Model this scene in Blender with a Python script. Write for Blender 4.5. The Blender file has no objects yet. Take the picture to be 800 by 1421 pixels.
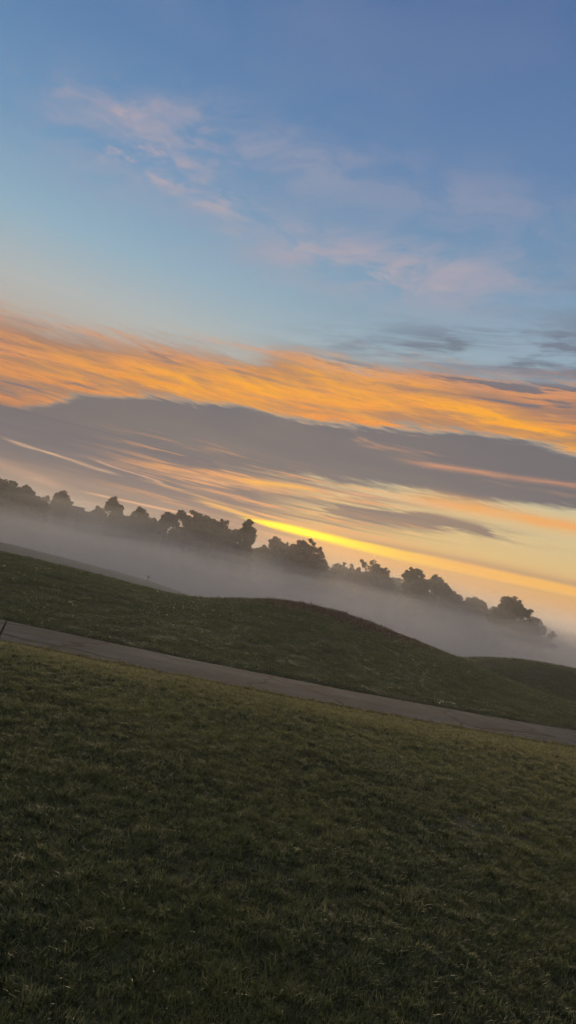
import bpy, math, random
import numpy as np
R_ = math.radians
scene = bpy.context.scene
COL = scene.collection

# ------------------------------------------------------------------ camera
EYE = 1.6
cd = bpy.data.cameras.new('camera')
cd.sensor_fit = 'VERTICAL'; cd.sensor_height = 36.0; cd.lens = 26.0
cd.clip_start = 0.05; cd.clip_end = 20000
cam = bpy.data.objects.new('camera', cd); COL.objects.link(cam)
from mathutils import Matrix, Vector
cam.matrix_world = Matrix.Translation((0, 0, EYE)) @ Matrix.Rotation(R_(90 + 4.32), 4, 'X') @ Matrix.Rotation(R_(13.0), 4, 'Z')
scene.camera = cam

scene.view_settings.view_transform = 'Standard'
scene.view_settings.look = 'None'
scene.view_settings.exposure = 0.0
scene.view_settings.gamma = 1.0
scene.view_settings.use_curve_mapping = False
cy = scene.cycles
cy.use_denoising = True
cy.max_bounces = 10; cy.volume_bounces = 4; cy.diffuse_bounces = 3; cy.glossy_bounces = 2
cy.transmission_bounces = 4; cy.transparent_max_bounces = 64
cy.sample_clamp_indirect = 4.0
cy.use_adaptive_sampling = True; cy.adaptive_threshold = 0.02; cy.adaptive_min_samples = 12

def lin(c):
    return tuple(((v/255.0)/12.92 if v/255.0 <= 0.04045 else ((v/255.0 + 0.055)/1.055)**2.4) for v in c) + (1.0,)

# ------------------------------------------------------------------ world: dawn sky
SUN_AZ, SUN_EL = 2.0, 4.0
w = bpy.data.worlds.new("World"); scene.world = w; w.use_nodes = True
NT = w.node_tree
for n in list(NT.nodes): NT.nodes.remove(n)

class V:
    """a scalar socket with arithmetic"""
    def __init__(s, sock): s.s = sock
    def __add__(a, b): return op('ADD', a, b)
    __radd__ = __add__
    def __sub__(a, b): return op('SUBTRACT', a, b)
    def __rsub__(a, b): return op('SUBTRACT', b, a)
    def __mul__(a, b): return op('MULTIPLY', a, b)
    __rmul__ = __mul__
    def __truediv__(a, b): return op('DIVIDE', a, b)
def put(node, i, v):
    if isinstance(v, V): NT.links.new(v.s, node.inputs[i])
    else: node.inputs[i].default_value = v
def op(o, a, b=0.0, clamp=False):
    n = NT.nodes.new('ShaderNodeMath'); n.operation = o; n.use_clamp = clamp
    put(n, 0, a); put(n, 1, b)
    return V(n.outputs[0])
def sat(a): return op('ADD', a, 0.0, True)
def vmax(a, b): return op('MAXIMUM', a, b)
def vmin(a, b): return op('MINIMUM', a, b)
def vabs(a): return op('ABSOLUTE', a)
def ss(x, lo, hi):
    n = NT.nodes.new('ShaderNodeMapRange'); n.interpolation_type = 'SMOOTHSTEP'
    flip = not isinstance(lo, V) and not isinstance(hi, V) and lo > hi
    put(n, 0, x)
    if flip: put(n, 1, hi); put(n, 2, lo); put(n, 3, 1.0); put(n, 4, 0.0)
    else: put(n, 1, lo); put(n, 2, hi); put(n, 3, 0.0); put(n, 4, 1.0)
    return V(n.outputs[0])
def curve(x, pts, lo, hi, ylo, yhi):
    """smooth curve through (x, y) points"""
    n = NT.nodes.new('ShaderNodeFloatCurve')
    xn = sat((x - lo) * (1.0/(hi-lo)))
    put(n, 1, xn)
    c = n.mapping.curves[0]
    P = [((a-lo)/(hi-lo), (b-ylo)/(yhi-ylo)) for a, b in pts]
    while len(c.points) < len(P): c.points.new(0.5, 0.5)
    for q, (a, b) in zip(c.points, P): q.location = (a, b)
    n.mapping.update()
    return V(n.outputs[0]) * (yhi-ylo) + ylo
def noise(a, b, c=0.0, scale=1.0, detail=4.0, rough=0.55, dist=0.0):
    k = NT.nodes.new('ShaderNodeCombineXYZ'); put(k, 0, a); put(k, 1, b); put(k, 2, c)
    n = NT.nodes.new('ShaderNodeTexNoise'); NT.links.new(k.outputs[0], n.inputs['Vector'])
    n.inputs['Scale'].default_value = scale; n.inputs['Detail'].default_value = detail
    n.inputs['Roughness'].default_value = rough; n.inputs['Distortion'].default_value = dist
    return V(n.outputs[0])
def mix(f, c1, c2):
    n = NT.nodes.new('ShaderNodeMix'); n.data_type = 'RGBA'; n.clamp_factor = True
    put(n, 0, f)
    for i, c in ((6, c1), (7, c2)):
        if isinstance(c, V): NT.links.new(c.s, n.inputs[i])
        else: n.inputs[i].default_value = c
    return V(n.outputs[2])
def ramp(x, lo, hi, pts):
    n = NT.nodes.new('ShaderNodeValToRGB'); put(n, 0, (x - lo) * (1.0/(hi-lo)))
    e = n.color_ramp.elements
    while len(e) < len(pts): e.new(0.5)
    for q, (p, c) in zip(e, pts): q.position = (p-lo)/(hi-lo); q.color = lin(c)
    return V(n.outputs[0])
def add(f, c1, c2):
    n = NT.nodes.new('ShaderNodeMix'); n.data_type = 'RGBA'; n.blend_type = 'ADD'
    put(n, 0, f)
    for i, c in ((6, c1), (7, c2)):
        if isinstance(c, V): NT.links.new(c.s, n.inputs[i])
        else: n.inputs[i].default_value = c
    return V(n.outputs[2])

tc = NT.nodes.new('ShaderNodeTexCoord')
sx = NT.nodes.new('ShaderNodeSeparateXYZ'); NT.links.new(tc.outputs['Generated'], sx.inputs[0])
X, Y, Z = (V(sx.outputs[i]) for i in range(3))
A = op('ARCTAN2', X, Y) * (180/math.pi)          # degrees, 0 = ahead, + = right
E = op('ARCSINE', Z) * (180/math.pi)             # elevation in degrees

# clear sky behind the clouds
left = ramp(E, -2, 60, [(-2, (196, 146, 104)), (2.5, (214, 160, 112)), (6, (205, 165, 130)), (12, (186, 170, 155)), (16, (176, 182, 182)),
                        (20, (146, 176, 194)), (26, (112, 150, 186)), (33, (92, 130, 174)), (44, (76, 108, 158)), (60, (60, 90, 140))])
right = ramp(E, -2, 60, [(-2, (196, 140, 90)), (2.2, (218, 160, 92)), (4.5, (219, 186, 124)), (8, (208, 194, 152)), (13, (182, 188, 176)),
                         (18, (148, 172, 186)), (24, (118, 152, 182)), (31, (98, 132, 174)), (41, (80, 112, 160)), (60, (60, 90, 140))])
base = mix(ss(A, -22.0, 10.0), left, right)
soft = noise(A*0.05, E*0.12, 3.0, 1.0, 3.0, 0.5)
base = mix((soft - 0.5)*0.35, base, lin((190, 175, 170)))

# faint high cirrus, greyish pink
def blob(a0, e0, wa, we, tilt=0.0):
    da = A - a0
    de = (E - e0) - da*tilt
    q = (da*(1/wa))*(da*(1/wa)) + (de*(1/we))*(de*(1/we))
    return op('EXPONENT', q * -1.0)
wz = noise(A*0.10, E*0.16, 9.0, 1.0, 3.0, 0.5) * 6.0
cn = noise(A*0.16 + wz*0.35, (E - A*0.10)*0.42 + wz*0.3, 11.0, 1.0, 6.0, 0.58)
cn2 = noise(A*0.05, (E - A*0.15)*0.10, 13.0, 1.0, 3.0, 0.5)
m = blob(-17, 27.3, 6.5, 3.2, 0.10) * 1.0
m = m + blob(-5, 29.3, 8.0, 2.2, 0.02) * 0.6
m = m + blob(-12.5, 25.2, 4.5, 0.9, -0.05) * 1.1
m = m + blob(-2.0, 23.5, 8.0, 1.9, 0.08) * 1.1
m = m + blob(8.0, 23.6, 9.0, 2.4, 0.08) * 0.95
m = m + blob(10.0, 29.0, 8.0, 2.2, 0.0) * 0.45
m = m * ss(cn*0.90 + cn2*0.20, 0.42, 0.68)
base = mix(m * 0.72, base, lin((170, 164, 178)))
ce = ss(noise(A*0.22 + wz*0.3, (E + A*0.04)*0.8 + wz*0.15, 23.0, 1.0, 5.0, 0.6), 0.46, 0.66)
base = mix(ce * (blob(-13.0, 25.6, 4.0, 0.75, -0.04) + blob(-5.5, 23.9, 5.5, 0.9, -0.06)*0.7 + blob(4.0, 22.9, 6.5, 1.0, -0.02)*0.7 + blob(11.0, 24.3, 4.0, 1.0)*0.4)*0.62, base, lin((192, 176, 178)))
# brighter small flecks
fl = ss(noise(A*0.34 + wz*0.5, E*0.70 + wz*0.2, 21.0, 1.0, 5.0, 0.62), 0.50, 0.72)
base = mix(fl * (blob(-18, 27.4, 6.5, 2.4, 0.05)*1.3 + blob(-14.0, 25.6, 4.0, 0.9, -0.05)) * 0.42, base, lin((205, 175, 175)))

# grey wisps over the orange band
uw = ss(noise(A*0.10 + wz*0.14, (E - A*0.08)*0.75, 31.0, 1.0, 6.0, 0.62), 0.40, 0.62)
um = blob(16, 19.4, 10.0, 1.8, 0.06)*1.6 + blob(24, 24.0, 7.0, 3.0, 0.1)*0.7 + blob(4, 18.0, 7.0, 1.0, 0.14)*0.6
base = mix(sat(um * uw) * 0.85, base, lin((108, 118, 136)))

# curves of the cloud edges, elevation over azimuth
LO, HI = -60.0, 60.0
bandtop = curve(A, [(-60, 12.0), (-30, 13.0), (-24.3, 13.6), (-18, 14.1), (-11, 15.2), (-6, 15.9), (-2.9, 17.0), (2, 17.0), (8, 17.9), (14, 18.1), (19, 18.7), (26, 19.0), (60, 17.0)], LO, HI, 0, 30)
bandbot = curve(A, [(-60, 6.0), (-30, 6.2), (-22.5, 6.7), (-16, 9.3), (-9, 10.8), (-3.8, 11.3), (0.3, 11.6), (4, 12.0), (8, 12.6), (15, 13.1), (20.5, 12.8), (26, 12.0), (60, 9.0)], LO, HI, 0, 30)
slabbot = curve(A, [(-60, 4.0), (-30, 4.3), (-22, 4.8), (-12, 5.6), (-7, 6.1), (-2, 6.7), (4, 7.4), (8, 7.6), (12, 7.6), (17, 8.2), (21, 8.6), (30, 8.6), (60, 7.0)], LO, HI, 0, 30)

nf = noise(A*0.085, (E - A*0.06)*0.85, 41.0, 1.0, 6.0, 0.62, 0.3)        # long streaks
ng = noise(A*0.15 + wz*0.12, (E + A*0.05)*1.35, 43.0, 1.0, 5.0, 0.58, 0.2)            # finer filaments, falling to the right
nb = noise(A*0.05, E*0.20, 47.0, 1.0, 4.0, 0.55)                        # big lumps
nh = noise(A*0.42 + wz*0.15, (E + A*0.10)*3.2, 45.0, 1.0, 5.0, 0.62, 0.3)
edge = (nf - 0.5)*2.6 + (ng - 0.5)*1.6 + (nh - 0.5)*1.3

# mass: everything between bandtop and slabbot is cloud
band = ss((bandtop - E) + edge*1.2, -0.6, 1.9) * ss((E - bandbot) + edge*0.75, -0.30, 0.35)
v = sat((E - bandbot) / (bandtop - bandbot))
# underlit colour inside the band
hot = blob(-6, 12.6, 7.5, 1.3, 0.10) + blob(9, 15.0, 8.5, 1.0, -0.12)*0.85 + blob(18, 13.7, 6.0, 0.8, -0.16)*0.9 + blob(-16, 10.7, 7, 1.4, 0.12)*0.45 + blob(1.5, 14.3, 6, 1.2, -0.1)*0.6
hot = sat(hot * (0.25 + ss(ng*0.7 + nh*0.3, 0.34, 0.62)*0.8))
bc = mix(ss(v, 0.15, 0.95), lin((238, 146, 62)), lin((202, 144, 110)))
bc = mix(ss(nf, 0.38, 0.60), lin((158, 118, 100)), bc)
bc = mix(ss(ng*0.65 + nh*0.35, 0.50, 0.68)*0.45, bc, lin((250, 168, 72)))
bc = mix(hot*0.95, bc, lin((255, 170, 26)))
# grey patches inside the band
gp = ss(noise(A*0.10, (E - A*0.02)*0.95, 53.0, 1.0, 5.0, 0.6, 0.2), 0.50, 0.66)
gm = gp * (blob(19.5, 16.0, 8, 1.5, -0.04)*2.2 + blob(-12, 13.6, 6, 0.7, 0.05)*0.9 + blob(-21.5, 9.0, 4.5, 1.1, 0.05)*1.8 + blob(2, 16.2, 4, 0.8, 0.05)*0.7 + blob(-30, 10, 8, 3.0)*0.8 + blob(20, 17.6, 9, 0.9, 0.02)*1.4 + 0.34)
bc = mix(ss(nh*0.6 + nf*0.4, 0.53, 0.66)*0.5, bc, lin((140, 112, 104)))
bc = mix(sat(gm)*0.95, bc, lin((108, 104, 114)))
base = mix(band*0.97, base, bc)

# the grey slab
slab = ss((bandbot - E) - edge*0.75, -0.30, 0.35) * ss((E - slabbot) + edge*0.95, -0.4, 0.6)
sc = mix(ss(nb, 0.35, 0.65), lin((86, 92, 107)), lin((104, 102, 108)))
sc = mix(ss(A, -5.0, 22.0)*0.6, sc, lin((98, 96, 106)))
sw = ss(ng*0.6 + nf*0.4, 0.52, 0.66) * (blob(10, 11.2, 9, 0.7, -0.1)*0.9 + blob(3.5, 11.2, 3.0, 0.5, -0.1)*0.9 + blob(-5, 6.8, 9, 0.9, 0.1)*0.5)
sc = mix(sat(sw), sc, lin((212, 150, 112)))

# below the slab: lilac grey to the left, open gold to the right
low = mix(ss(E, 1.2, 4.5), lin((116, 102, 103)), lin((86, 91, 106)))
lowm = ss(A + (nf-0.5)*10, 4.0, -4.0) * ss(E + (nf-0.5)*1.2, -1.5, 0.8) * 0.97
pk = ss(noise(A*0.10, (E)*0.9, 61.0, 1.0, 4.0, 0.5), 0.47, 0.62)
low = mix(pk*0.22, low, lin((172, 140, 124)))
lw = ss(E, 8.2, 6.0)
base = mix(lowm*lw, base, low)
# grey feathering at the right below the slab
fm = ss(nf*0.55 + ng*0.45 , 0.44, 0.56) * (blob(4.0, 5.5, 6.0, 1.1, 0.04)*1.6 + blob(11, 6.0, 5.0, 0.6, 0.02)*1.4 + blob(15, 6.0, 4, 0.3, 0.0)*0.8)
base = mix(sat(fm)*0.92, base, lin((120, 104, 104)))
base = mix(slab*0.97, base, sc)

# fine dark and lit striations through the low cloud
st1 = noise(A*0.055, (E - A*0.015)*2.3, 71.0, 1.0, 5.0, 0.6, 0.15)
st2 = noise(A*0.20, (E + A*0.03)*3.6, 73.0, 1.0, 4.0, 0.6, 0.2)
lm = ss(E, 2.2, 3.6) * ss(E + (nf-0.5)*3, 8.6, 6.6)
base = mix(ss(st1, 0.50, 0.62)*lm*ss(A, 14.0, 4.0)*0.75, base, lin((96, 94, 106)))
base = mix(ss(st1*0.6 + st2*0.4, 0.49, 0.41)*lm*ss(A, -17.0, -7.0)*ss(A, 14.0, 4.0)*0.75, base, lin((228, 158, 104)))
def streak(a0, e0, a1, e1, th, col, amt, soft=1.5, wob=0.25, brk=0.0):
    """thin lit filament between two directions"""
    sl = (e1-e0)/(a1-a0)
    d = E - ((A - a0)*sl + e0) + (nf - 0.5)*wob
    q = op('EXPONENT', (d*(1/th))*(d*(1/th)) * -1.0)
    win = ss(A, a0 - soft, a0 + soft) * ss(A, a1 + soft, a1 - soft)
    f = q*win*amt
    if brk: f = f * (1.0 - brk + ss(ng, 0.40, 0.60)*brk)
    return mix(f, base, lin(col))
# orange fringe under the slab
base = streak(-12.0, 5.3, 3.5, 6.6, 0.28, (232, 160, 100), 0.9, 3.0, 1.0, 0.6)
base = streak(-4.0, 5.9, 1.0, 6.4, 0.20, (255, 186, 70), 0.9, 1.5, 0.6, 0.2)
base = streak(-9.0, 5.1, 8.0, 6.5, 0.22, (232, 168, 116), 0.75, 3.0, 1.2, 0.7)
base = streak(9.0, 7.5, 40.0, 7.9, 0.55, (240, 168, 92), 0.95, 2.5, 0.8, 0.3)
base = streak(3.0, 6.7, 12.0, 7.4, 0.22, (226, 166, 128), 0.8, 2.0, 0.8, 0.6)
base = streak(8.0, 10.1, 22.0, 10.6, 0.20, (216, 150, 112), 0.7, 2.0, 0.9, 0.4)
# thin bright streaks low on the left
base = streak(-21.5, 4.6, -13.5, 4.1, 0.10, (232, 186, 146), 0.95, 1.0, 0.8, 0.5)
base = streak(-15.0, 4.75, -9.0, 4.1, 0.07, (222, 170, 136), 0.75, 1.2, 0.8, 0.6)
base = streak(-15.0, 2.2, -4.5, 2.45, 0.075, (232, 174, 132), 0.95, 1.3, 0.15, 0.1)
base = streak(-11.0, 4.1, 0.0, 3.6, 0.10, (240, 178, 112), 0.85, 2.0, 0.5, 0.6)
base = streak(-6.5, 3.6, -0.5, 3.15, 0.16, (250, 190, 90), 0.9, 1.5, 0.2, 0.2)
base = streak(-2.0, 2.35, 5.0, 2.2, 0.12, (226, 160, 104), 0.5, 2.0, 0.2, 0.3)
base = streak(-23.5, 2.9, -17.0, 2.2, 0.35, (206, 158, 134), 0.55, 1.5, 0.4, 0.5)
# the bright band where the sun is about to rise, grey rim above it
th = curve(A, [(-60, 0.05), (-3.5, 0.08), (-1.5, 0.24), (1.5, 0.37), (6, 0.38), (12, 0.40), (22, 0.36), (35, 0.28), (60, 0.1)], LO, HI, 0, 1)
ec = curve(A, [(-60, 3.2), (-4, 3.10), (0, 3.10), (6, 3.0), (14, 3.05), (22, 3.05), (60, 3.0)], LO, HI, 0, 6)
d = (E - ec) + (nf - 0.5)*0.35
win = ss(A, -4.2, -1.4) * ss(A, 40.0, 26.0)
rim = op('EXPONENT', ((d-0.50)*3.0)*((d-0.50)*3.0) * -1.0) * win * ss(A, 0.0, 7.0)
base = mix(rim*0.55, base, lin((168, 126, 104)))
core = ss(vabs(d)/th, 1.35, 0.55) * win
yc = mix(ss(A, 2.5, 15.0), lin((255, 222, 10)), lin((243, 176, 96)))
yc = mix(ss(A, 6.0, 12.0)*ss(ng, 0.4, 0.6)*0.5, yc, lin((250, 190, 60)))
base = mix(core, base, yc)
base = mix(core * blob(1.2, 3.1, 4.0, 2.0) * ss(vabs(d)/th, 1.0, 0.2) * 0.8, base, (1.6, 1.25, 0.0, 1))
# glow around it
base = add(blob(1.5, 2.6, 8.0, 1.8)*0.55, base, (0.20, 0.075, 0.012, 1))

# unseen bright overcast added overhead and behind the camera to lift the ground
over = vmax(ss(E, 44.0, 62.0), ss(Y, 0.25, -0.35))
on_ = noise(X*2.0, Y*2.0, Z*2.0, 1.0, 4.0, 0.5)
oc = mix(ss(on_, 0.35, 0.65), (0.26, 0.27, 0.28, 1), (0.42, 0.40, 0.37, 1))
base = mix(over, base, oc)

# physically based sky underneath, low sun
nish = NT.nodes.new('ShaderNodeTexSky'); nish.sky_type = 'NISHITA'; nish.sun_disc = False
nish.sun_elevation = R_(SUN_EL); nish.sun_rotation = R_(SUN_AZ); nish.air_density = 1.0; nish.dust_density = 1.0
bg1 = NT.nodes.new('ShaderNodeBackground'); NT.links.new(nish.outputs[0], bg1.inputs[0]); bg1.inputs[1].default_value = 0.05*0.05
bg2 = NT.nodes.new('ShaderNodeBackground'); NT.links.new(base.s, bg2.inputs[0]); bg2.inputs[1].default_value = 0.97
ads = NT.nodes.new('ShaderNodeAddShader'); NT.links.new(bg1.outputs[0], ads.inputs[0]); NT.links.new(bg2.outputs[0], ads.inputs[1])
wo = NT.nodes.new('ShaderNodeOutputWorld'); NT.links.new(ads.outputs[0], wo.inputs[0])
w.cycles.sampling_method = 'MANUAL'; w.cycles.sample_map_resolution = 1024

# the sun: just behind the cloud bank on the horizon, weak, wide and orange
sl = bpy.data.lights.new('sun', 'SUN'); sl.energy = 3.7; sl.angle = R_(14); sl.color = (1.0, 0.76, 0.48)
so = bpy.data.objects.new('sun', sl); COL.objects.link(so)
so.rotation_euler = Vector((math.sin(R_(SUN_AZ))*math.cos(R_(SUN_EL)), math.cos(R_(SUN_AZ))*math.cos(R_(SUN_EL)), math.sin(R_(SUN_EL)))).to_track_quat('Z', 'Y').to_euler()

# ------------------------------------------------------------------ helpers
rng = np.random.default_rng(7); random.seed(7)
def tag(o, label=None, cat=None, group=None, kind=None):
    if label: o['label'] = label
    if cat: o['category'] = cat
    if group: o['group'] = group
    if kind: o['kind'] = kind
    return o
def mesh_obj(name, verts, faces, mat=None, parent=None, smooth=False):
    me = bpy.data.meshes.new(name)
    verts = np.asarray(verts, dtype=np.float32)
    if isinstance(faces, np.ndarray):
        n, k = faces.shape
        me.vertices.add(len(verts)); me.vertices.foreach_set('co', verts.ravel())
        me.loops.add(n*k); me.loops.foreach_set('vertex_index', faces.astype(np.int32).ravel())
        me.polygons.add(n); me.polygons.foreach_set('loop_start', np.arange(0, n*k, k, dtype=np.int32))
        me.update(calc_edges=True); me.validate()
    else:
        me.from_pydata([tuple(map(float, q)) for q in verts], [], faces); me.update()
    if smooth: me.polygons.foreach_set('use_smooth', [True]*len(me.polygons))
    if mat: me.materials.append(mat)
    o = bpy.data.objects.new(name, me); COL.objects.link(o)
    if parent: o.parent = parent
    return o
def empty(name, loc):
    o = bpy.data.objects.new(name, None); COL.objects.link(o); o.location = loc
    o.empty_display_size = 0.5
    return o
def material(name):
    m = bpy.data.materials.new(name); m.use_nodes = True
    t = m.node_tree; b = t.nodes['Principled BSDF']
    return m, t, b
def mnoise(t, scale, detail=4, rough=0.55, vec=None, stretch=None, dist=0.0):
    n = t.nodes.new('ShaderNodeTexNoise'); n.inputs['Scale'].default_value = scale
    n.inputs['Detail'].default_value = detail; n.inputs['Roughness'].default_value = rough
    n.inputs['Distortion'].default_value = dist
    g = t.nodes.new('ShaderNodeNewGeometry') ; src = g.outputs['Position']
    if stretch:
        mp = t.nodes.new('ShaderNodeMapping'); mp.inputs['Scale'].default_value = stretch
        t.links.new(src, mp.inputs[0]); src = mp.outputs[0]
    t.links.new(src, n.inputs['Vector'])
    return n.outputs[0]
def mramp(t, x, pts):
    n = t.nodes.new('ShaderNodeValToRGB'); t.links.new(x, n.inputs[0])
    e = n.color_ramp.elements
    while len(e) < len(pts): e.new(0.5)
    for q, (p, c) in zip(e, pts): q.position = p; q.color = (*c, 1)
    return n.outputs[0]
def brown_top(t, c, col):
    g = t.nodes.new('ShaderNodeNewGeometry'); n = mnoise(t, 0.6, 4, 0.6)
    mp = t.nodes.new('ShaderNodeMapping'); mp.vector_type = 'TEXTURE'; mp.inputs['Location'].default_value = (3.6, 33.0, 0); mp.inputs['Scale'].default_value = (8.5, 6.5, 50)
    t.links.new(g.outputs['Position'], mp.inputs[0])
    gr = t.nodes.new('ShaderNodeTexGradient'); gr.gradient_type = 'SPHERICAL'; t.links.new(mp.outputs[0], gr.inputs[0])
    a = t.nodes.new('ShaderNodeMath'); a.operation = 'MULTIPLY'; t.links.new(gr.outputs[1], a.inputs[0]); t.links.new(n, a.inputs[1])
    f = t.nodes.new('ShaderNodeMapRange'); t.links.new(a.outputs[0], f.inputs[0]); f.inputs[1].default_value = 0.12; f.inputs[2].default_value = 0.34
    return mmix(t, f.outputs[0], c, col)
def mmix(t, f, a, b, blend='MIX'):
    n = t.nodes.new('ShaderNodeMix'); n.data_type = 'RGBA'; n.blend_type = blend
    for i, v in ((0, f), (6, a), (7, b)):
        if hasattr(v, 'links'): t.links.new(v, n.inputs[i])
        else: n.inputs[i].default_value = v if i == 0 else (*v, 1)
    return n.outputs[2]

# ------------------------------------------------------------------ terrain
def interp(x, P):
    P = np.array(P, float)
    # smooth (Catmull-Rom like through pchip-ish smoothing): linear + light blur by sampling
    k = [-2.0, -1.0, 0.0, 1.0, 2.0]; wgt = [1, 2, 3, 2, 1]
    return sum(wk*np.interp(x + kk*0.8, P[:, 0], P[:, 1]) for kk, wk in zip(k, wgt))/9.0
def sstep(t): t = np.clip(t, 0, 1); return t*t*(3-2*t)
def near_edge(x):
    xx = np.clip(x, -9, 14); y = 12.6 + 0.235*xx + 0.010*xx*xx
    return y + (x-xx)*np.where(x > 0, 0.515, 0.055)
def far_edge(x):
    xx = np.clip(x, -9, 14); y = 14.62 + 0.215*xx + 0.0135*xx*xx
    return y + (x-xx)*np.where(x > 0, 0.593, -0.028)
_r = np.random.default_rng(3)
_waves = [(_r.uniform(0, 2*math.pi), _r.uniform(0, 2*math.pi)) for _ in range(24)]
def lumps(x, y, L, n=6, o=0):
    s = 0
    for i in range(n):
        th, ph = _waves[(i+o) % 24]
        f = 2*math.pi/(L*(0.7+0.12*i))
        s = s + np.sin((x*math.cos(th)+y*math.sin(th))*f + ph)
    return s/n
R1 = [(-180, 30), (-60, 30), (-20, 28), (-9.3, 26), (-6.5, 27), (-3.8, 29), (-1.6, 31), (1.6, 33), (6, 34), (9.6, 33), (13, 31.0), (15.2, 28), (18.5, 25.5), (21.6, 23.5), (23.6, 22.5), (30, 22), (60, 22), (180, 30)]
K1 = [(-180, .06), (-60, .060), (-20, .0660), (-14.8, .0690), (-9.3, .0745), (-6.5, .0750), (-3.8, .0665), (-1.6, .0570), (0.2, .0480), (1.6, .0440), (3.85, .0432), (6.1, .0440), (9.6, .0530), (13, .0620), (15.2, .072), (18.5, .085), (21.6, .093), (23.6, .094), (30, .093), (60, .08), (180, .06)]
def height(x, y):
    x = np.asarray(x, float); y = np.asarray(y, float)
    R = np.hypot(x, y); az = np.degrees(np.arctan2(x, y))
    ne, fe = near_edge(x), far_edge(x)
    PZ = -0.5
    # near lawn: gently domed, falling to the path
    L = 3.7 + 0.07*np.clip(x, -6, 12); sl_ = 0.53/L
    lawn = -sl_*0.45*np.logaddexp(0, (y - (ne - L))/0.45)
    lawn = lawn + 0.018*lumps(x, y, 3.1)*sstep((ne-y)/4) + (0.011*lumps(x, y, 0.9, 6, 7) + 0.010*lumps(x, y, 0.37, 6, 13))*sstep((ne-y)/1.5)
    # beyond the path
    r1 = interp(az, R1); z1 = EYE - interp(az, K1)*r1
    rp = fe/np.maximum(np.cos(np.radians(np.clip(az, -60, 60))), 0.3)
    rp = np.where(y > 0, rp, 30)
    t = (R - rp)/(r1 - rp)
    up = (PZ + 0.0) + (z1 - PZ)*sstep(np.clip(t, 0, 1))
    dn = z1 - 4.8*sstep((R - r1)/46.0)
    front = np.where(R < r1, up, dn)
    def bump(a0, r0, hx, hr, zt):
        ax, ay = r0*math.sin(R_(a0)), r0*math.cos(R_(a0))
        return (zt+5.0)*np.exp(-((x-ax)/hx)**2 - ((y-ay)/hr)**2) - 5.0
    b2 = bump(22.8, 47, 13, 12, -0.32)
    b2b = bump(34, 52, 14, 14, -0.2)
    kf = interp(az, [(-180, .05), (-60, .046), (-20, .0480), (-15, .0515), (-9.5, .0560), (-5.5, .0655), (-2, .085), (0, .1), (180, .1)])
    fs = np.where(np.abs(az) < 120, (EYE - kf*72 + 5.0)*np.exp(-((R-72)/15)**2) - 5.0, -5.0)
    k = 0.35
    hh = np.logaddexp(np.logaddexp(np.logaddexp(front/k, b2/k), b2b/k), fs/k)*k
    # keep the front surface exact where nothing else is close
    wgt = sstep((R - r1)/6.0)
    far = front*(1-wgt) + hh*wgt
    far = far + 0.035*lumps(x, y, 7.0, 6, 3)*sstep(t) + 0.02*lumps(x, y, 2.3, 6, 11)
    far = np.where(R > 90, far + 1.2*sstep((R-100)/60) + 0.4*lumps(x, y, 70, 6, 5), far)
    on = sstep((y - (fe + 0.0))/0.5)
    mid = np.full_like(lawn, PZ-0.06)
    h = np.where(y < ne, np.where(y > ne-0.2, lawn*(ne-y)/0.2 + mid*(1-(ne-y)/0.2), lawn), np.where(y < fe, mid, mid*(1-on) + far*on))
    return h
def axis(segs):
    out = []
    for a, b, s in segs: out += list(np.arange(a, b, s))
    return np.array(out + [segs[-1][1]])
gx = axis([(-900, -200, 50), (-200, -60, 8), (-60, -16, 1.0), (-16, 18, 0.16), (18, 60, 1.0), (60, 200, 8), (200, 900, 50)])
gy = axis([(-400, -50, 50), (-50, -6, 4), (-6, 1, 0.5), (1, 20, 0.12), (20, 46, 0.3), (46, 110, 1.2), (110, 220, 5), (220, 1400, 60)])
def sheet(name, gx, gy, mat, dz=0.0):
    GX, GY = np.meshgrid(gx, gy); H = height(GX, GY) + dz
    nx, ny = len(gx), len(gy)
    i = np.arange((ny-1)*nx).reshape(ny-1, nx)[:, :-1].ravel()
    F = np.stack([i, i+1, i+nx+1, i+nx], 1)
    return mesh_obj(name, np.stack([GX.ravel(), GY.ravel(), H.ravel()], 1), F, mat, smooth=True)

gmat, t, b = material('turf soil')
n1 = mnoise(t, 0.35, 5, 0.6); n2 = mnoise(t, 9.0, 5, 0.65); n3 = mnoise(t, 1.6, 4, 0.6, stretch=(0.35, 1.4, 1))
c = mramp(t, n2, [(0.3, (0.016, 0.020, 0.008)), (0.5, (0.034, 0.042, 0.017)), (0.7, (0.060, 0.062, 0.030))])
c = mmix(t, mramp(t, n1, [(0.42, (0, 0, 0)), (0.62, (0.8, 0.8, 0.8))]), c, (0.055, 0.044, 0.026))
c = mmix(t, mramp(t, n3, [(0.5, (0, 0, 0)), (0.7, (0.6, 0.6, 0.6))]), c, (0.030, 0.044, 0.018))
c = brown_top(t, c, (0.050, 0.034, 0.024))
t.links.new(c, b.inputs['Base Color']); b.inputs['Roughness'].default_value = 0.9
b.inputs['Specular IOR Level'].default_value = 0.2
bp = t.nodes.new('ShaderNodeBump'); bp.inputs['Strength'].default_value = 0.8; bp.inputs['Distance'].default_value = 0.05
t.links.new(n2, bp.inputs['Height']); t.links.new(bp.outputs[0], b.inputs['Normal'])
ground = sheet('ground', gx, gy, gmat); tag(ground, 'rolling mown parkland of dark green dewy turf', 'ground', kind='structure')

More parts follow.
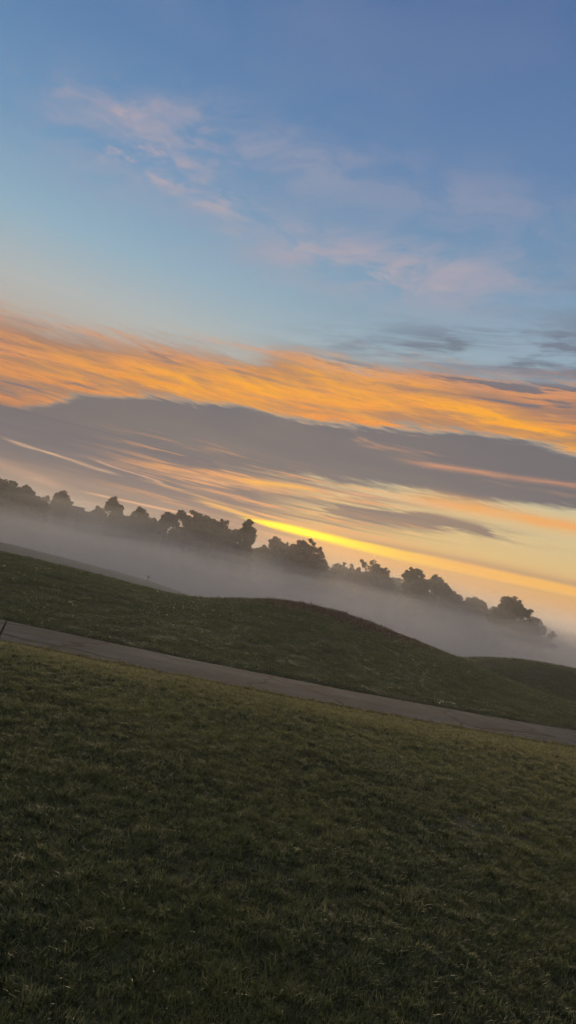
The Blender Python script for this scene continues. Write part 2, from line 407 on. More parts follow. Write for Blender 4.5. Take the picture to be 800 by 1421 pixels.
# ------------------------------------------------------------------ path
pmat, t, b = material('worn concrete')
n1 = mnoise(t, 0.9, 6, 0.6); n2 = mnoise(t, 30, 4, 0.6); n3 = mnoise(t, 2.3, 5, 0.65, stretch=(0.5, 1.6, 1))
c = mramp(t, n1, [(0.3, (0.038, 0.038, 0.039)), (0.5, (0.066, 0.065, 0.065)), (0.72, (0.105, 0.102, 0.100))])
c = mmix(t, mramp(t, n3, [(0.48, (0, 0, 0)), (0.62, (0.75, 0.75, 0.75))]), c, (0.055, 0.050, 0.043))
vo = t.nodes.new('ShaderNodeTexVoronoi'); vo.feature = 'DISTANCE_TO_EDGE'; vo.inputs['Scale'].default_value = 0.45
g_ = t.nodes.new('ShaderNodeNewGeometry'); mx_ = t.nodes.new('ShaderNodeVectorMath'); mx_.operation = 'MULTIPLY_ADD'
nn_ = t.nodes.new('ShaderNodeTexNoise'); nn_.inputs['Scale'].default_value = 2.0; nn_.inputs['Detail'].default_value = 5; t.links.new(g_.outputs['Position'], nn_.inputs['Vector'])
t.links.new(nn_.outputs['Color'], mx_.inputs[0]); mx_.inputs[1].default_value = (0.7, 0.7, 0); t.links.new(g_.outputs['Position'], mx_.inputs[2]); t.links.new(mx_.outputs[0], vo.inputs['Vector'])
c = mmix(t, mramp(t, vo.outputs['Distance'], [(0.0, (0.9, 0.9, 0.9)), (0.012, (0.75, 0.75, 0.75)), (0.03, (0, 0, 0))]), c, (0.025, 0.022, 0.018))
c = mmix(t, 0.5, c, mramp(t, n2, [(0.35, (0.35, 0.35, 0.35)), (0.65, (0.75, 0.75, 0.75))]), 'OVERLAY')
t.links.new(c, b.inputs['Base Color']); b.inputs['Roughness'].default_value = 1.0; b.inputs['Specular IOR Level'].default_value = 0.1
bp = t.nodes.new('ShaderNodeBump'); bp.inputs['Strength'].default_value = 0.5; bp.inputs['Distance'].default_value = 0.01
t.links.new(n2, bp.inputs['Height']); t.links.new(bp.outputs[0], b.inputs['Normal'])
jmat, t, b = material('joint filler'); b.inputs['Base Color'].default_value = (0.02, 0.018, 0.015, 1); b.inputs['Roughness'].default_value = 1
# slabs cast between joints
joints = [-64, -50, -38, -28, -20.6, -12.5, -4.0, 12.6, 25.5, 34, 44, 56]
pv, pf = [], []
for a, bb in zip(joints[:-1], joints[1:]):
    xs = np.linspace(a+0.016, bb-0.016, 32)
    for (dx0, dz) in ((0.0, 0.0),):
        st = len(pv)
        for xx in xs:
            yn = float(near_edge(xx))+0.02; xf = xx-0.62; yf = float(far_edge(xf))-0.02; xm = (xx+xf)/2
            wv = 0.015*math.sin(xx*1.7)+0.012*math.sin(xx*4.1+1)
            zz = -0.49
            pv += [(xx, yn+wv, zz-0.16), (xx, yn+wv, zz-0.012), (xx, yn+wv+0.015, zz), (xm, (yn+yf)/2, zz+0.012), (xf, yf+wv-0.015, zz), (xf, yf+wv, zz-0.012), (xf, yf+wv, zz-0.16)]
        for i in range(len(xs)-1):
            for j in range(6):
                q = st + i*7 + j
                pf.append((q, q+7, q+8, q+1))
        pf.append(tuple(st+j for j in range(7))); e = st+(len(xs)-1)*7; pf.append(tuple(e+6-j for j in range(7)))
path = mesh_obj('path', pv, pf, pmat); tag(path, 'pale grey concrete path crossing the turf', 'path', kind='structure')

# ------------------------------------------------------------------ grass
def tuft(name, nb, rad, h0, h1, wd, lean, mat, seed, seg=3):
    r = np.random.default_rng(seed); V_, F_ = [], []
    for k in range(nb):
        a = r.uniform(0, 2*math.pi); q = rad*math.sqrt(r.uniform()); bx, by = q*math.cos(a), q*math.sin(a)
        hh = r.uniform(h0, h1); d = r.uniform(0, 2*math.pi); L = lean*r.uniform(0.2, 1.5)*hh
        f = d + math.pi/2 + r.uniform(-.6, .6); wx, wy = math.cos(f)*wd*r.uniform(.7, 1.3), math.sin(f)*wd
        st = len(V_)
        for s in range(seg+1):
            u = s/seg; z = hh*(u - 0.28*lean*u*u); px, py = bx+math.cos(d)*L*u*u, by+math.sin(d)*L*u*u
            ww = 0.5*(1-u**1.6)
            if s == seg: V_.append((px, py, z))
            else: V_ += [(px-wx*ww, py-wy*ww, z), (px+wx*ww, py+wy*ww, z)]
        for s in range(seg-1): F_.append((st+2*s, st+2*s+1, st+2*s+3, st+2*s+2))
        F_.append((st+2*seg-2, st+2*seg-1, st+2*seg))
    o = mesh_obj(name, V_, F_, mat); COL.objects.unlink(o); return o
def grass_mat(name, greens, dry, olive, rough=0.42):
    m, t, b = material(name)
    oi = t.nodes.new('ShaderNodeObjectInfo')
    c = mramp(t, oi.outputs['Random'], greens)
    n1 = mnoise(t, 0.55, 4, 0.6); n2 = mnoise(t, 8.0, 4, 0.65)
    c = mmix(t, mramp(t, n1, [(0.44, (0, 0, 0)), (0.64, (0.85, 0.85, 0.85))]), c, olive)
    c = mmix(t, mramp(t, n2, [(0.55, (0, 0, 0)), (0.70, (0.65, 0.65, 0.65))]), c, dry)
    c = brown_top(t, c, (0.060, 0.038, 0.027))
    if name == 'lawn blades':      # bank to the path: yellower turf, its backlit brightness painted into the colour
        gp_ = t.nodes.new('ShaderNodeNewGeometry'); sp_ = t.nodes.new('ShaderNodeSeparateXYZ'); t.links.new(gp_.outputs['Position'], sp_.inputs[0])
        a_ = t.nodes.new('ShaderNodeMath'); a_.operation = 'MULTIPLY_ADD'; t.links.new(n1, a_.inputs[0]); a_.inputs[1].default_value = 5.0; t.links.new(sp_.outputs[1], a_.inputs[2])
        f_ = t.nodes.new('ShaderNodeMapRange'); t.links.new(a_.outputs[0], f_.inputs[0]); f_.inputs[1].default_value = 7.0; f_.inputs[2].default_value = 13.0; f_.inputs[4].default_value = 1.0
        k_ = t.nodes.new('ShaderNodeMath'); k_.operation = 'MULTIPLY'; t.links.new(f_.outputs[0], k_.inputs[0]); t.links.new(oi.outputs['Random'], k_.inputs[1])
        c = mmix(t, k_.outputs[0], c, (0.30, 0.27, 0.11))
    t.links.new(c, b.inputs['Base Color']); b.inputs['Roughness'].default_value = rough; b.inputs['Sheen Weight'].default_value = 0.0
    b.inputs['Specular IOR Level'].default_value = 0.5
    tr = t.nodes.new('ShaderNodeBsdfTranslucent'); t.links.new(c, tr.inputs[0])
    ms = t.nodes.new('ShaderNodeMixShader'); ms.inputs[0].default_value = 0.5
    out = t.nodes['Material Output']
    t.links.new(b.outputs[0], ms.inputs[1]); t.links.new(tr.outputs[0], ms.inputs[2]); t.links.new(ms.outputs[0], out.inputs['Surface'])
    return m
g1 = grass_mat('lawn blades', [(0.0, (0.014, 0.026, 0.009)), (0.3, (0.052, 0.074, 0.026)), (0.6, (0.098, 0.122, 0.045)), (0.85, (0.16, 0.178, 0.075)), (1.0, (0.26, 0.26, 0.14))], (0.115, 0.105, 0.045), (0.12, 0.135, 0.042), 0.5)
g2 = grass_mat('mown rough blades', [(0.0, (0.040, 0.070, 0.018)), (0.5, (0.078, 0.100, 0.030)), (1.0, (0.105, 0.115, 0.042))], (0.085, 0.075, 0.038), (0.045, 0.068, 0.020))

def grass(name, tufts, P, S, label):
    me = bpy.data.meshes.new(name)
    me.vertices.add(len(P)); me.vertices.foreach_set('co', P.astype(np.float32).ravel())
    a = me.attributes.new('sz', 'FLOAT', 'POINT'); a.data.foreach_set('value', S.astype(np.float32))
    a = me.attributes.new('rot', 'FLOAT_VECTOR', 'POINT')
    rr = np.stack([rng.normal(0, 0.16, len(P)), rng.normal(0, 0.16, len(P)), rng.uniform(0, 6.283, len(P))], 1)
    a.data.foreach_set('vector', rr.astype(np.float32).ravel())
    a = me.attributes.new('pick', 'INT', 'POINT'); a.data.foreach_set('value', rng.integers(0, len(tufts), len(P)).astype(np.int32))
    me.update()
    o = bpy.data.objects.new(name, me); COL.objects.link(o)
    ng_ = bpy.data.node_groups.new(name, 'GeometryNodeTree')
    ng_.interface.new_socket('Geometry', in_out='INPUT', socket_type='NodeSocketGeometry')
    ng_.interface.new_socket('Geometry', in_out='OUTPUT', socket_type='NodeSocketGeometry')
    N = ng_.nodes; L = ng_.links
    gi = N.new('NodeGroupInput'); go = N.new('NodeGroupOutput'); ip = N.new('GeometryNodeInstanceOnPoints')
    gti = N.new('GeometryNodeGeometryToInstance')
    for tf in reversed(tufts):
        ob = N.new('GeometryNodeObjectInfo'); ob.inputs['Object'].default_value = tf
        L.new(ob.outputs['Geometry'], gti.inputs[0])
    def attr(nm, ty):
        q = N.new('GeometryNodeInputNamedAttribute'); q.data_type = ty; q.inputs['Name'].default_value = nm; return q.outputs['Attribute']
    L.new(gi.outputs[0], ip.inputs['Points']); L.new(gti.outputs[0], ip.inputs['Instance'])
    ip.inputs['Pick Instance'].default_value = True
    L.new(attr('pick', 'INT'), ip.inputs['Instance Index'])
    L.new(attr('rot', 'FLOAT_VECTOR'), ip.inputs['Rotation']); L.new(attr('sz', 'FLOAT'), ip.inputs['Scale'])
    L.new(ip.outputs[0], go.inputs[0])
    md = o.modifiers.new('grass', 'NODES'); md.node_group = ng_
    tag(o, label, 'grass', kind='stuff'); return o

def scatter(n, x0, x1, y0, y1, keep):
    x = rng.uniform(x0, x1, n); y = rng.uniform(y0, y1, n)
    k = rng.uniform(size=n) < keep(x, y)
    x, y = x[k], y[k]
    return x, y
# small dark divots where the turf is worn through
DIV = [(1.98, 5.86, 0.26), (2.30, 5.80, 0.12), (2.56, 6.34, 0.14), (0.43, 4.86, 0.07), (-0.9, 3.6, 0.05)]
def near_keep(x, y):
    R = np.hypot(x, y)
    k = np.where(R < 5, 1.0, np.where(R < 8, 0.75, 0.5))
    k = np.where(y > near_edge(x) + 0.02 + 0.05*np.sin(x*5.3) + 0.04*np.sin(x*11.7+1) + 0.03*np.sin(x*23) + rng.exponential(0.05, len(x)), 0, k)
    k = k * (0.72 + 0.28*np.clip(lumps(x, y, 0.55, 6, 2)*2.2+0.5, 0, 1))
    for (a, b_, r_) in DIV:
        k = k * (0.12 + 0.88*sstep((np.hypot(x-a, y-b_) - r_*0.6)/(r_*0.9)))
    az = np.abs(np.degrees(np.arctan2(x, y)) - 4)
    return np.where((az > 48) & (R > 2.5), k*0.3, k)
x, y = scatter(820000, -11, 15, 0.8, 17.5, near_keep)
tall = 0.80 + 0.45*np.clip(lumps(x, y, 0.22, 6, 9)+0.4, 0, 1) + 0.15*lumps(x, y, 1.7, 6, 4)
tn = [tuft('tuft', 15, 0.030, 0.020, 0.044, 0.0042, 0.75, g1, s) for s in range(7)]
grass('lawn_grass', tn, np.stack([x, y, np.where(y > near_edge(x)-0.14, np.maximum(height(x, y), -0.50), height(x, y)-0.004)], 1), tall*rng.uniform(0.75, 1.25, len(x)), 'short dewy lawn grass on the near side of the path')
def far_keep(x, y):
    R = np.hypot(x, y); az = np.abs(np.degrees(np.arctan2(x, y)) - 2)
    k = np.clip(16.0/R, 0, 1)**1.6
    k = np.where(y < far_edge(x) + 0.02 + 0.06*np.sin(x*4.1) + 0.04*np.sin(x*13) - rng.exponential(0.05, len(x)), 0, k)
    return np.where(az > 42, k*0.25, k)
x, y = scatter(260000, -26, 30, 13.5, 52, far_keep)
tf = [tuft('rough_tuft', 30, 0.13, 0.03, 0.07, 0.010, 0.8, g2, 50+s) for s in range(5)]
sz = rng.uniform(0.6, 1.3, len(x)) * np.clip(np.hypot(x, y)/22, 0.8, 1.4) * (1 + 0.5*lumps(x, y, 1.3, 6, 5))
top_ = np.exp(-((x-3.6)/5.5)**2 - ((y-33)/5)**2)
sz = sz * (1 + top_*0.8*np.clip(rng.normal(0.3, 0.6, len(x)), 0, 1.5)) + (rng.uniform(size=len(x)) < 0.003)*rng.uniform(0.2, 0.8, len(x))
grass('mound_grass', tf, np.stack([x, y, height(x, y)-0.006], 1), sz, 'mown grass covering the low mounds beyond the path')

# ------------------------------------------------------------------ trees
def leaf_mat(name, c0, c1, c2):
    m, t, b = material(name)
    n = mnoise(t, 0.9, 3, 0.6); c = mramp(t, n, [(0.3, c0), (0.5, c1), (0.7, c2)])
    t.links.new(c, b.inputs['Base Color']); b.inputs['Roughness'].default_value = 0.6
    tr = t.nodes.new('ShaderNodeBsdfTranslucent'); t.links.new(c, tr.inputs[0])
    ms = t.nodes.new('ShaderNodeMixShader'); ms.inputs[0].default_value = 0.3
    t.links.new(b.outputs[0], ms.inputs[1]); t.links.new(tr.outputs[0], ms.inputs[2])
    t.links.new(ms.outputs[0], t.nodes['Material Output'].inputs['Surface']); return m
LM = {'green': leaf_mat('summer leaves', (0.022, 0.034, 0.012), (0.036, 0.050, 0.018), (0.06, 0.07, 0.025)),
      'sunglow': leaf_mat('sunglow tinted leaves', (0.11, 0.052, 0.016), (0.17, 0.080, 0.022), (0.20, 0.11, 0.030)),  # warm dawn glow on the central trees put into the leaf colour
      'olive': leaf_mat('olive leaves', (0.034, 0.034, 0.015), (0.055, 0.050, 0.022), (0.075, 0.065, 0.028)),
      'pine': leaf_mat('pine needles', (0.016, 0.026, 0.012), (0.025, 0.038, 0.016), (0.04, 0.052, 0.022))}
bark, t, b = material('bark')
c = mramp(t, mnoise(t, 6, 4, 0.6, stretch=(1, 1, 0.2)), [(0.3, (0.035, 0.026, 0.018)), (0.7, (0.09, 0.07, 0.05))]); t.links.new(c, b.inputs['Base Color']); b.inputs['Roughness'].default_value = 0.9

def tube(Vv, Ff, pts, rad, n=6):
    st = len(Vv)
    for i, (p, r) in enumerate(zip(pts, rad)):
        p = Vector(p); d = Vector(pts[min(i+1, len(pts)-1)]) - Vector(pts[max(i-1, 0)])
        d.normalize(); u = d.orthogonal().normalized(); v_ = d.cross(u)
        for k in range(n):
            a = 2*math.pi*k/n; q = p + (u*math.cos(a) + v_*math.sin(a))*r; Vv.append(tuple(q))
    for i in range(len(pts)-1):
        for k in range(n):
            a = st+i*n+k; b_ = st+i*n+(k+1) % n; Ff.append((a, b_, b_+n, a+n))
    Ff.append(tuple(st+(len(pts)-1)*n+k for k in range(n)))
def leaves(centres, radii, per, size, r):
    idx = np.repeat(np.arange(len(centres)), per)
    n = len(idx)
    d = r.normal(size=(n, 3)); d /= np.linalg.norm(d, axis=1, keepdims=True)
    q = centres[idx] + d*radii[idx]*(r.uniform(0.15, 1.0, (n, 1))**0.5)*np.array([1, 1, 0.8])
    u = r.normal(size=(n, 3)); u /= np.linalg.norm(u, axis=1, keepdims=True)
    v_ = np.cross(u, r.normal(size=(n, 3))); v_ /= np.linalg.norm(v_, axis=1, keepdims=True)
    s = size*r.uniform(0.5, 1.3, (n, 1))
    P = np.stack([q-u*s*0.5, q+v_*s*0.32, q+u*s*0.5, q-v_*s*0.32], 1).reshape(-1, 3)
    F = np.arange(n*4).reshape(-1, 4)
    return P, F
def tree(name, az, el, Rr, hw, kind, leaf, label, cat='tree', group='trees in the treeline across the misty valley', seed=0, per=None):
    r = np.random.default_rng(seed+100); pr = random.Random(seed+100)
    x, y = Rr*math.sin(R_(az)), Rr*math.cos(R_(az))
    zb = float(height(np.array([x]), np.array([y]))[0]) - 0.05
    H = EYE + Rr*math.tan(R_(el)) - zb; W = Rr*math.tan(R_(hw))*{'dome': 1.55, 'ragged': 1.6, 'cone': 1.25, 'umbrella': 1.15, 'twiggy': 1.2, 'shrub': 1.7}[kind]
    root = empty(name, (x, y, zb)); tag(root, label, cat, group)
    C, Q = [], []
    n = 90
    def lobes(L, n, body):
        # L: lobes (x, y, half width, height of top); every lobe is a rounded mass standing on a full body
        for i in range(n):
            lx, ly, lw, top = L[i % len(L)]
            d = r.normal(size=3); d /= np.linalg.norm(d); d[2] = abs(d[2]) if i % 4 else -abs(d[2])
            qr = lw*r.uniform(0.16, 0.30); va = min(lw*1.0, top*0.45)
            k = r.uniform(0.45, 1.0)**0.5
            C.append((lx + d[0]*k*(lw-qr*0.7), ly + d[1]*k*(lw-qr*0.7), top - va - qr*0.5 + d[2]*k*(va-qr*0.2))); Q.append(qr)
        for i in range(body):
            a = r.uniform(0, 6.283); k = r.uniform(0.3, 1)**0.5
            lx, ly, lw, top = L[i % len(L)]
            C.append((lx+math.cos(a)*lw*k*0.9, ly+math.sin(a)*lw*k*0.9, r.uniform(0.12*H, max(0.2*H, top-min(lw, top*0.45)*1.0)))); Q.append(lw*r.uniform(.2, .32))
    if kind == 'dome':
        L = [(0, 0, W*0.86, H)]
        for q in range(3): L.append((r.uniform(-.5, .5)*W, r.uniform(-.4, .4)*W, W*r.uniform(.42, .6), H*r.uniform(.76, .92)))
        lobes(L, 150, 80)
    elif kind == 'ragged':
        L = [(r.uniform(-.25, .25)*W, 0, W*0.55, H)]
        for q in range(5): L.append((r.uniform(-.65, .65)*W, r.uniform(-.4, .4)*W, W*r.uniform(.34, .52), H*r.uniform(.74, .95)))
        lobes(L, 150, 90)
    elif kind == 'cone':
        n = 120
        for i in range(n):
            u = r.uniform(0.05, 1.0); a = r.uniform(0, 6.283)
            ww = W*(0.10 + 1.0*(1-u)**0.55)*(0.85+0.2*math.sin(u*17+a*2))
            k = r.uniform(0.2, 1)**0.5
            C.append((ww*k*math.cos(a), ww*k*math.sin(a), H*(0.08+0.90*u))); Q.append(W*(0.13+0.17*(1-u)))
    elif kind == 'umbrella':
        n = 85
        for i in range(n):
            d = r.normal(size=3); d /= np.linalg.norm(d); k = r.uniform(0.2, 1.0)**0.5
            dz = d[2]*k; dz = dz if dz > 0 else dz*0.4
            C.append((d[0]*k*W*0.85, d[1]*k*W*0.85, H*(0.82+dz*0.145))); Q.append(W*r.uniform(0.12, 0.20))
        for i in range(10):
            a = r.uniform(0, 6.283); C.append((W*.8*math.cos(a), W*.8*math.sin(a), H*r.uniform(0.6, 0.74))); Q.append(W*0.12)
    elif kind == 'twiggy':
        n = 26
        for i in range(n):
            C.append((r.normal()*W*.5, r.normal()*W*.5, H*r.uniform(0.45, 0.97))); Q.append(W*r.uniform(0.10, 0.26))
        for i in range(12):
            C.append((r.uniform(-1, 1)*W, r.uniform(-1, 1)*W, H*r.uniform(0.1, 0.5))); Q.append(W*0.3)
    elif kind == 'shrub':
        n = 60
        for i in range(n):
            d = r.normal(size=3); d /= np.linalg.norm(d); k = r.uniform(0.3, 1.0)**0.6
            C.append((d[0]*k*W, d[1]*k*W*0.8, H*(0.45+d[2]*k*0.5))); Q.append(W*r.uniform(0.13, 0.25))
    if kind in ('dome', 'ragged', 'cone', 'shrub', 'umbrella'):
        for i in range(int(170 if kind != 'umbrella' else 50)):
            k = r.integers(0, len(C)); d = r.normal(size=3); d /= np.linalg.norm(d); d[2] = abs(d[2])
            q = np.array(C[k]) + d*Q[k]*r.uniform(1.0, 1.35)
            if q[2] > H*1.01: continue
            C.append(tuple(q)); Q.append(r.uniform(0.22, 0.55))
    C = np.array(C); Q = np.array(Q)[:, None]
    per = per or {'dome': 70, 'ragged': 62, 'cone': 75, 'umbrella': 75, 'twiggy': 26, 'shrub': 55}[kind]
    P, F = leaves(C, Q, per, 0.32 if kind != 'twiggy' else 0.26, r)
    P[:, 2] = np.clip(P[:, 2], 0.05, None)
    # single sprays reaching out of the outline
    mesh_obj('crown' if kind != 'shrub' else 'foliage', P, F, LM[leaf], root)
    Tv, Tf = [], []
    th = H*(0.72 if kind != 'umbrella' else 0.80); r0 = max(0.07, H*0.022)
    bend = [(pr.uniform(-.04, .04)*H*i/4, pr.uniform(-.03, .03)*H*i/4, th*i/5) for i in range(6)]
    if kind == 'shrub':
        for k in range(5):
            q = C[pr.randrange(len(C))]; tube(Tv, Tf, [(pr.uniform(-.3, .3), pr.uniform(-.3, .3), -0.1), tuple(q*0.6), tuple(q)], [0.06, 0.04, 0.015], 5)
        mesh_obj('stem', Tv, Tf, bark, root); return root
    bend[0] = (0, 0, -0.25)
    tube(Tv, Tf, bend, [r0*(1.25 if i == 0 else 1-0.15*i) for i in range(6)], 8)
    nl = {'dome': 16, 'ragged': 16, 'cone': 14, 'umbrella': 14, 'twiggy': 16}[kind]
    for k in range(nl):
        q = Vector(C[pr.randrange(len(C))]); lv = pr.randint(2, 5) if kind != 'umbrella' else pr.randint(3, 5)
        s = Vector(bend[lv]);
        if q.z < s.z: s = Vector(bend[2])
        mid = s.lerp(q, 0.5) + Vector((0, 0, 0.04*H*pr.uniform(-.5, 1)))
        tube(Tv, Tf, [tuple(s), tuple(mid), tuple(q)], [r0*0.42, r0*0.28, r0*0.08], 5)
    mesh_obj('trunk', Tv, Tf, bark, root)
    return root

TREES = [
 ('broadleaf_tree', -21.8, 2.25, 112, 2.3, 'dome', 'green', 'tallest broad dark tree at the left edge of the treeline'),
 ('broadleaf_tree', -19.3, 1.75, 116, 1.25, 'dome', 'green', 'sloping dark tree between the tallest left tree and the low roof'),
 ('small_tree', -16.85, 1.55, 128, 0.42, 'ragged', 'olive', 'small bushy tree standing over the left end of the low roof'),
 ('sapling', -16.35, 1.85, 128, 0.16, 'twiggy', 'olive', 'thin wispy sapling poking up behind the small tree by the low roof'),
 ('small_tree', -15.30, 1.28, 128, 0.32, 'twiggy', 'olive', 'twiggy little tree at the middle of the low roof'),
 ('broadleaf_tree', -14.2, 1.15, 134, 0.55, 'dome', 'olive', 'low rounded tree at the right end of the low roof'),
 ('broadleaf_tree', -13.25, 1.95, 130, 0.75, 'ragged', 'olive', 'ragged tree with a knobbly top right of the low roof'),
 ('broadleaf_tree', -12.15, 1.2, 132, 0.6, 'dome', 'olive', 'low shoulder tree between the knobbly tree and the round topped tree'),
 ('broadleaf_tree', -10.45, 2.08, 126, 0.80, 'dome', 'green', 'round topped dark tree left of the open umbrella shaped pine'),
 ('pine_tree', -8.75, 2.32, 126, 0.72, 'umbrella', 'pine', 'umbrella shaped pine with bright sky showing through under its crown'),
 ('broadleaf_tree', -7.05, 2.42, 124, 0.72, 'ragged', 'green', 'spiky topped tree forming the left part of the wide dark clump'),
 ('broadleaf_tree', -5.95, 2.72, 122, 1.00, 'dome', 'green', 'tallest full crown in the middle of the wide dark clump'),
 ('broadleaf_tree', -4.75, 2.25, 124, 0.70, 'ragged', 'olive', 'thinner leaved tree at the right side of the wide dark clump'),
 ('broadleaf_tree', -3.75, 1.70, 126, 0.40, 'ragged', 'olive', 'short ragged tree tucked against the left of the pointed tree'),
 ('conifer_tree', -2.72, 2.95, 120, 0.85, 'cone', 'green', 'pointed conical tree just left of the glowing yellow streak'),
 ('broadleaf_tree', -1.35, 1.35, 132, 0.55, 'dome', 'sunglow', 'low rust coloured tree at the right foot of the pointed tree'),
 ('broadleaf_tree', -0.55, 1.80, 134, 0.36, 'ragged', 'sunglow', 'left one of two small paired glow tinted trees before the large dome'),
 ('broadleaf_tree', 0.35, 1.92, 134, 0.50, 'dome', 'sunglow', 'right one of two small paired glow tinted trees before the large dome'),
 ('broadleaf_tree', 2.75, 2.80, 120, 1.85, 'dome', 'sunglow', 'large domed tree glowing orange under the yellow streak'),
 ('broadleaf_tree', 1.30, 2.15, 124, 0.62, 'dome', 'sunglow', 'lobe shaped tree leaning on the left of the large orange dome'),
 ('broadleaf_tree', 5.15, 1.35, 134, 0.65, 'dome', 'sunglow', 'low flat tree right of the large orange dome'),
 ('broadleaf_tree', 7.15, 1.68, 128, 1.00, 'ragged', 'sunglow', 'thin leaved drooping tree halfway between the orange dome and the dark pair'),
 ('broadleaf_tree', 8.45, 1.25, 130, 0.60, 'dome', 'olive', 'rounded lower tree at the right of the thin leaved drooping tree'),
 ('broadleaf_tree', 10.85, 2.0, 122, 0.85, 'ragged', 'green', 'left and taller of the dark bumpy pair right of the gap'),
 ('broadleaf_tree', 12.15, 1.78, 124, 0.80, 'ragged', 'green', 'right and lower of the dark bumpy pair right of the gap'),
 ('broadleaf_tree', 13.5, 1.05, 130, 0.65, 'dome', 'olive', 'low sloping tree to the right of the dark bumpy pair'),
 ('broadleaf_tree', 15.55, 1.05, 132, 0.62, 'dome', 'olive', 'small pale rounded tree between the bumpy pair and the last dark tree'),
 ('broadleaf_tree', 17.75, 1.52, 124, 1.05, 'ragged', 'green', 'last dark tree with a bumpy crown at the right end of the treeline'),
 ('broadleaf_tree', 19.2, 0.75, 128, 0.85, 'dome', 'green', 'low tree sloping down from the last dark tree into the mist'),
 ('broadleaf_tree', 24.2, 1.6, 120, 1.6, 'dome', 'green', 'wide tree standing beyond the right end of the treeline'),
 ('broadleaf_tree', -25.5, 1.9, 116, 1.8, 'dome', 'green', 'wide tree standing beyond the left end of the treeline'),
]
TREES = [q for q in TREES if q[1] != 24.2]
for i, q in enumerate(TREES):
    up = 0.38 if q[5] in ('dome', 'ragged') and q[3] >= 116 - 5 and q[2] > 1.0 else 0.05
    tree(*q[:2], q[2] + up, *q[3:], seed=i*13+5)
# far, faint trees low at the right
for i, (a, e_, rr, hw) in enumerate([(20.6, 0.20, 230, 0.7), (21.7, 0.12, 240, 0.7), (22.7, 0.28, 236, 0.8), (24.0, 0.35, 240, 0.9), (25.6, 0.45, 238, 1.0)]):
    tree('distant_tree', a, e_, rr, hw, 'dome', 'olive', 'faint distant tree low in the haze at the far right', group='faint distant trees at the far right', seed=400+i, per=40)
# shrubs at the foot of the treeline
k = 0
for a in np.arange(-24.0, 20.6, 0.95):
    aa = a + rng.uniform(-.3, .3)
    tp = float(np.interp(aa, [-24, -17, -16, -11.5, -8, -3, 4, 9, 10, 14, 18, 21], [1.5, 1.2, 0.70, 1.15, 1.35, 1.55, 1.5, 1.15, 1.25, 1.0, 0.7, 0.2])) * rng.uniform(0.8, 1.1)
    tree('shrub', aa, tp, 136 + rng.uniform(-5, 5), 0.95, 'shrub', ['green', 'olive', 'sunglow'][int(rng.integers(0, 3))] if -3 < aa < 9 else 'olive',
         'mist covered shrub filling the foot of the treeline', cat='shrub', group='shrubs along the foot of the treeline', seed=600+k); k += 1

# ------------------------------------------------------------------ low house among the trees
rmat, t, b = material('dark roof tiles'); c = mramp(t, mnoise(t, 3, 3), [(0.3, (0.045, 0.036, 0.034)), (0.7, (0.075, 0.06, 0.055))]); t.links.new(c, b.inputs['Base Color']); b.inputs['Roughness'].default_value = 0.8
wmat, t, b = material('brown render'); c = mramp(t, mnoise(t, 1.5, 3), [(0.3, (0.18, 0.14, 0.11)), (0.7, (0.24, 0.19, 0.15))]); t.links.new(c, b.inputs['Base Color'])
dmat, t, b = material('dark window glass'); b.inputs['Base Color'].default_value = (0.02, 0.02, 0.025, 1); b.inputs['Roughness'].default_value = 0.15
def box(Vv, Ff, x0, x1, y0, y1, z0, z1):
    s = len(Vv); Vv += [(x0, y0, z0), (x1, y0, z0), (x1, y1, z0), (x0, y1, z0), (x0, y0, z1), (x1, y0, z1), (x1, y1, z1), (x0, y1, z1)]
    Ff += [(s, s+3, s+2, s+1), (s+4, s+5, s+6, s+7), (s, s+1, s+5, s+4), (s+1, s+2, s+6, s+5), (s+2, s+3, s+7, s+6), (s+3, s, s+4, s+7)]
HR, HA = 131.0, -15.4
hx, hy = HR*math.sin(R_(HA)), HR*math.cos(R_(HA)); hz = float(height(np.array([hx]), np.array([hy]))[0]) - 0.1
house = empty('house', (hx, hy, hz)); house.rotation_euler.z = R_(15.4)
tag(house, 'long low house with a dark pitched roof half sunk in mist', 'house')
rz = EYE + HR*math.tan(R_(0.96)) - hz; ez = rz - 1.7
bv, bf = [], []; box(bv, bf, -4.3, 4.3, -2.8, 2.8, 0, ez); mesh_obj('wall', bv, bf, wmat, house)
def gable(x0, x1, hwid, ze, zr, name, par):
    v_ = []
    for xx in (x0, x1): v_ += [(xx, -hwid, ze), (xx, 0, zr), (xx, hwid, ze), (xx, hwid, ze-0.12), (xx, -hwid, ze-0.12)]
    return mesh_obj(name, v_, [(0, 1, 6, 5), (1, 2, 7, 6), (2, 3, 8, 7), (3, 4, 9, 8), (4, 0, 5, 9), (4, 3, 2, 1, 0), (5, 6, 7, 8, 9)], rmat, par)
roof = gable(-4.7, 0.9, 3.3, ez, rz+0.15, 'roof', house); gable(0.902, 4.7, 3.2, ez-0.05, rz-0.30, 'roof', house)
bv, bf = [], []; box(bv, bf, -3.4, -2.8, -0.35, 0.35, rz-0.5, rz+0.5); mesh_obj('chimney', bv, bf, wmat, roof)
for wx in (-3.2, -1.2, 2.6):
    bv, bf = [], []; box(bv, bf, wx, wx+1.1, -2.86, -2.803, 0.9, 2.0); mesh_obj('window', bv, bf, dmat, house)
bv, bf = [], []; box(bv, bf, 0.7, 1.6, -2.86, -2.803, 0.0, 2.05); mesh_obj('door', bv, bf, wmat, house)

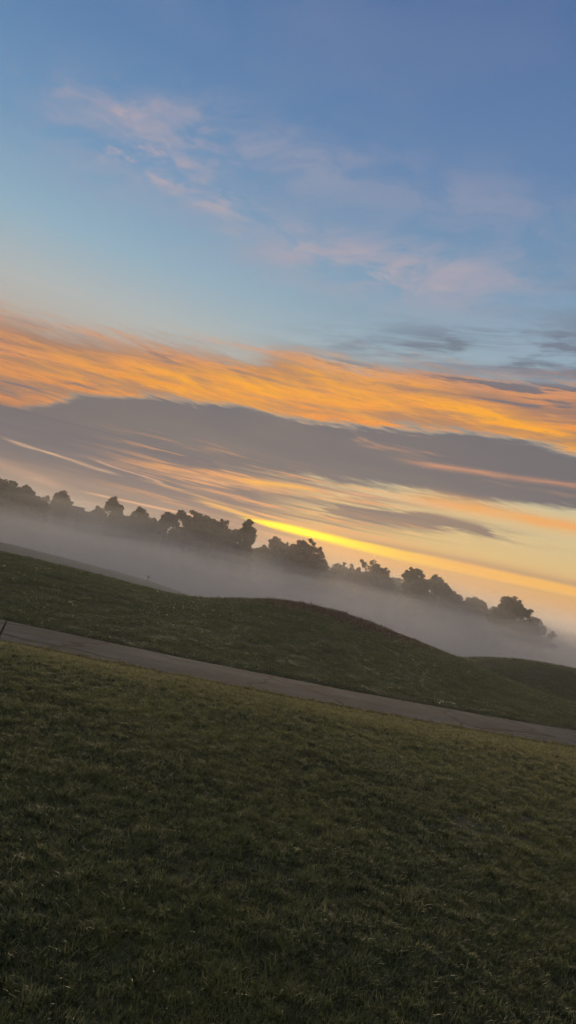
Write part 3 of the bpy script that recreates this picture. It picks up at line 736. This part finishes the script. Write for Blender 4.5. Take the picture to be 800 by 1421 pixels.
# marker post on the slope in the mist
mx, my = 71*math.sin(R_(-9.25)), 71*math.cos(R_(-9.25)); mz = float(height(np.array([mx]), np.array([my]))[0])
post = empty('marker_post', (mx, my, mz)); tag(post, 'short dark marker post alone on the misty slope', 'post')
Tv, Tf = [], []; tube(Tv, Tf, [(0, 0, -0.2), (0, 0, 0.35)], [0.06, 0.05], 8); mesh_obj('shaft', Tv, Tf, bark, post)
Tv, Tf = [], []; tube(Tv, Tf, [(0, 0, 0.352), (0, 0, 0.40), (0, 0, 0.55), (0, 0, 0.60)], [0.07, 0.13, 0.12, 0.04], 8); mesh_obj('cap', Tv, Tf, bark, post)

# ------------------------------------------------------------------ haze and mist
def vol(name, dens, col, aniso):
    m = bpy.data.materials.new(name); m.use_nodes = True; t = m.node_tree
    for n in list(t.nodes): t.nodes.remove(n)
    v_ = t.nodes.new('ShaderNodeVolumePrincipled'); o = t.nodes.new('ShaderNodeOutputMaterial')
    v_.inputs['Color'].default_value = (*col, 1); v_.inputs['Density'].default_value = dens; v_.inputs['Anisotropy'].default_value = aniso
    t.links.new(v_.outputs[0], o.inputs['Volume']); return m
bv, bf = [], []; box(bv, bf, -905, 905, -405, 1405, -9.0, 14.0)
haze = mesh_obj('haze', bv, bf, vol('thin morning haze', 0.0012, (0.87, 0.81, 0.765), 0.36)); tag(haze, kind='stuff')
# fog bank lying in the valley: nested closed bodies with uneven tops, thinner towards the top
def bank(top, start, dens, seed, amp):
    azs = np.linspace(-75, 75, 76); rr = np.concatenate([np.linspace(0, 1, 26)])
    r = np.random.default_rng(seed); ph = r.uniform(0, 6.28, 12); th_ = r.uniform(0, 6.28, 12)
    Vt, Vb = [], []
    for a in azs:
        r0 = float(interp(np.array([a]), R1)[0]) + start
        if a > 14 and top > 0: r0 = max(r0, start + 34 + 22*min(1, (a-14)/8))
        for u in rr:
            Rq = r0 + (330 - r0)*u**1.8
            x_, y_ = Rq*math.sin(R_(a)), Rq*math.cos(R_(a))
            wv = sum(math.sin((x_*math.cos(th_[i])+y_*math.sin(th_[i]))*2*math.pi/(11+i*9)+ph[i]) for i in range(6))/3.0
            rise = min(1, (Rq - r0)/26.0); rise = rise*rise*(3-2*rise)
            edge_ = 1.0 if u < 0.97 else 0.0
            z = -6.0 + (top + 6.0 + amp*wv)*rise*edge_
            if u == 0: z = -6.0
            Vt.append((x_, y_, max(z, -6.0)+0.02)); Vb.append((x_, y_, -7.0))
    na, nr = len(azs), len(rr); n = na*nr; F = []
    for i in range(na-1):
        for j in range(nr-1):
            q = i*nr+j
            F.append((q, q+nr, q+nr+1, q+1)); F.append((n+q, n+q+1, n+q+nr+1, n+q+nr))
    for j in range(nr-1):
        F.append((j, j+1, n+j+1, n+j)); q = (na-1)*nr+j; F.append((q, n+q, n+q+1, q+1))
    for i in range(na-1):
        q = i*nr; F.append((q, n+q, n+q+nr, q+nr)); q = i*nr+nr-1; F.append((q, q+nr, n+q+nr, n+q))
    o = mesh_obj('mist', Vt+Vb, F, vol('valley mist', dens, (0.905, 0.86, 0.83), 0.3), smooth=True)
    tag(o, 'pale layer of mist lying in the valley below the treeline', 'mist', 'layers of valley mist', 'stuff')
for i, (tp, st, dn, amp) in enumerate([(-1.6, 6, 0.008, .3), (-0.4, 9, 0.008, .35), (0.7, 12, 0.009, .5), (1.4, 16, 0.008, .8), (2.1, 22, 0.006, 1.1), (3.1, 30, 0.004, 1.5), (4.8, 40, 0.0036, 1.7), (6.8, 50, 0.0032, 1.8)]):
    bank(tp, st, dn, 20+i, amp)
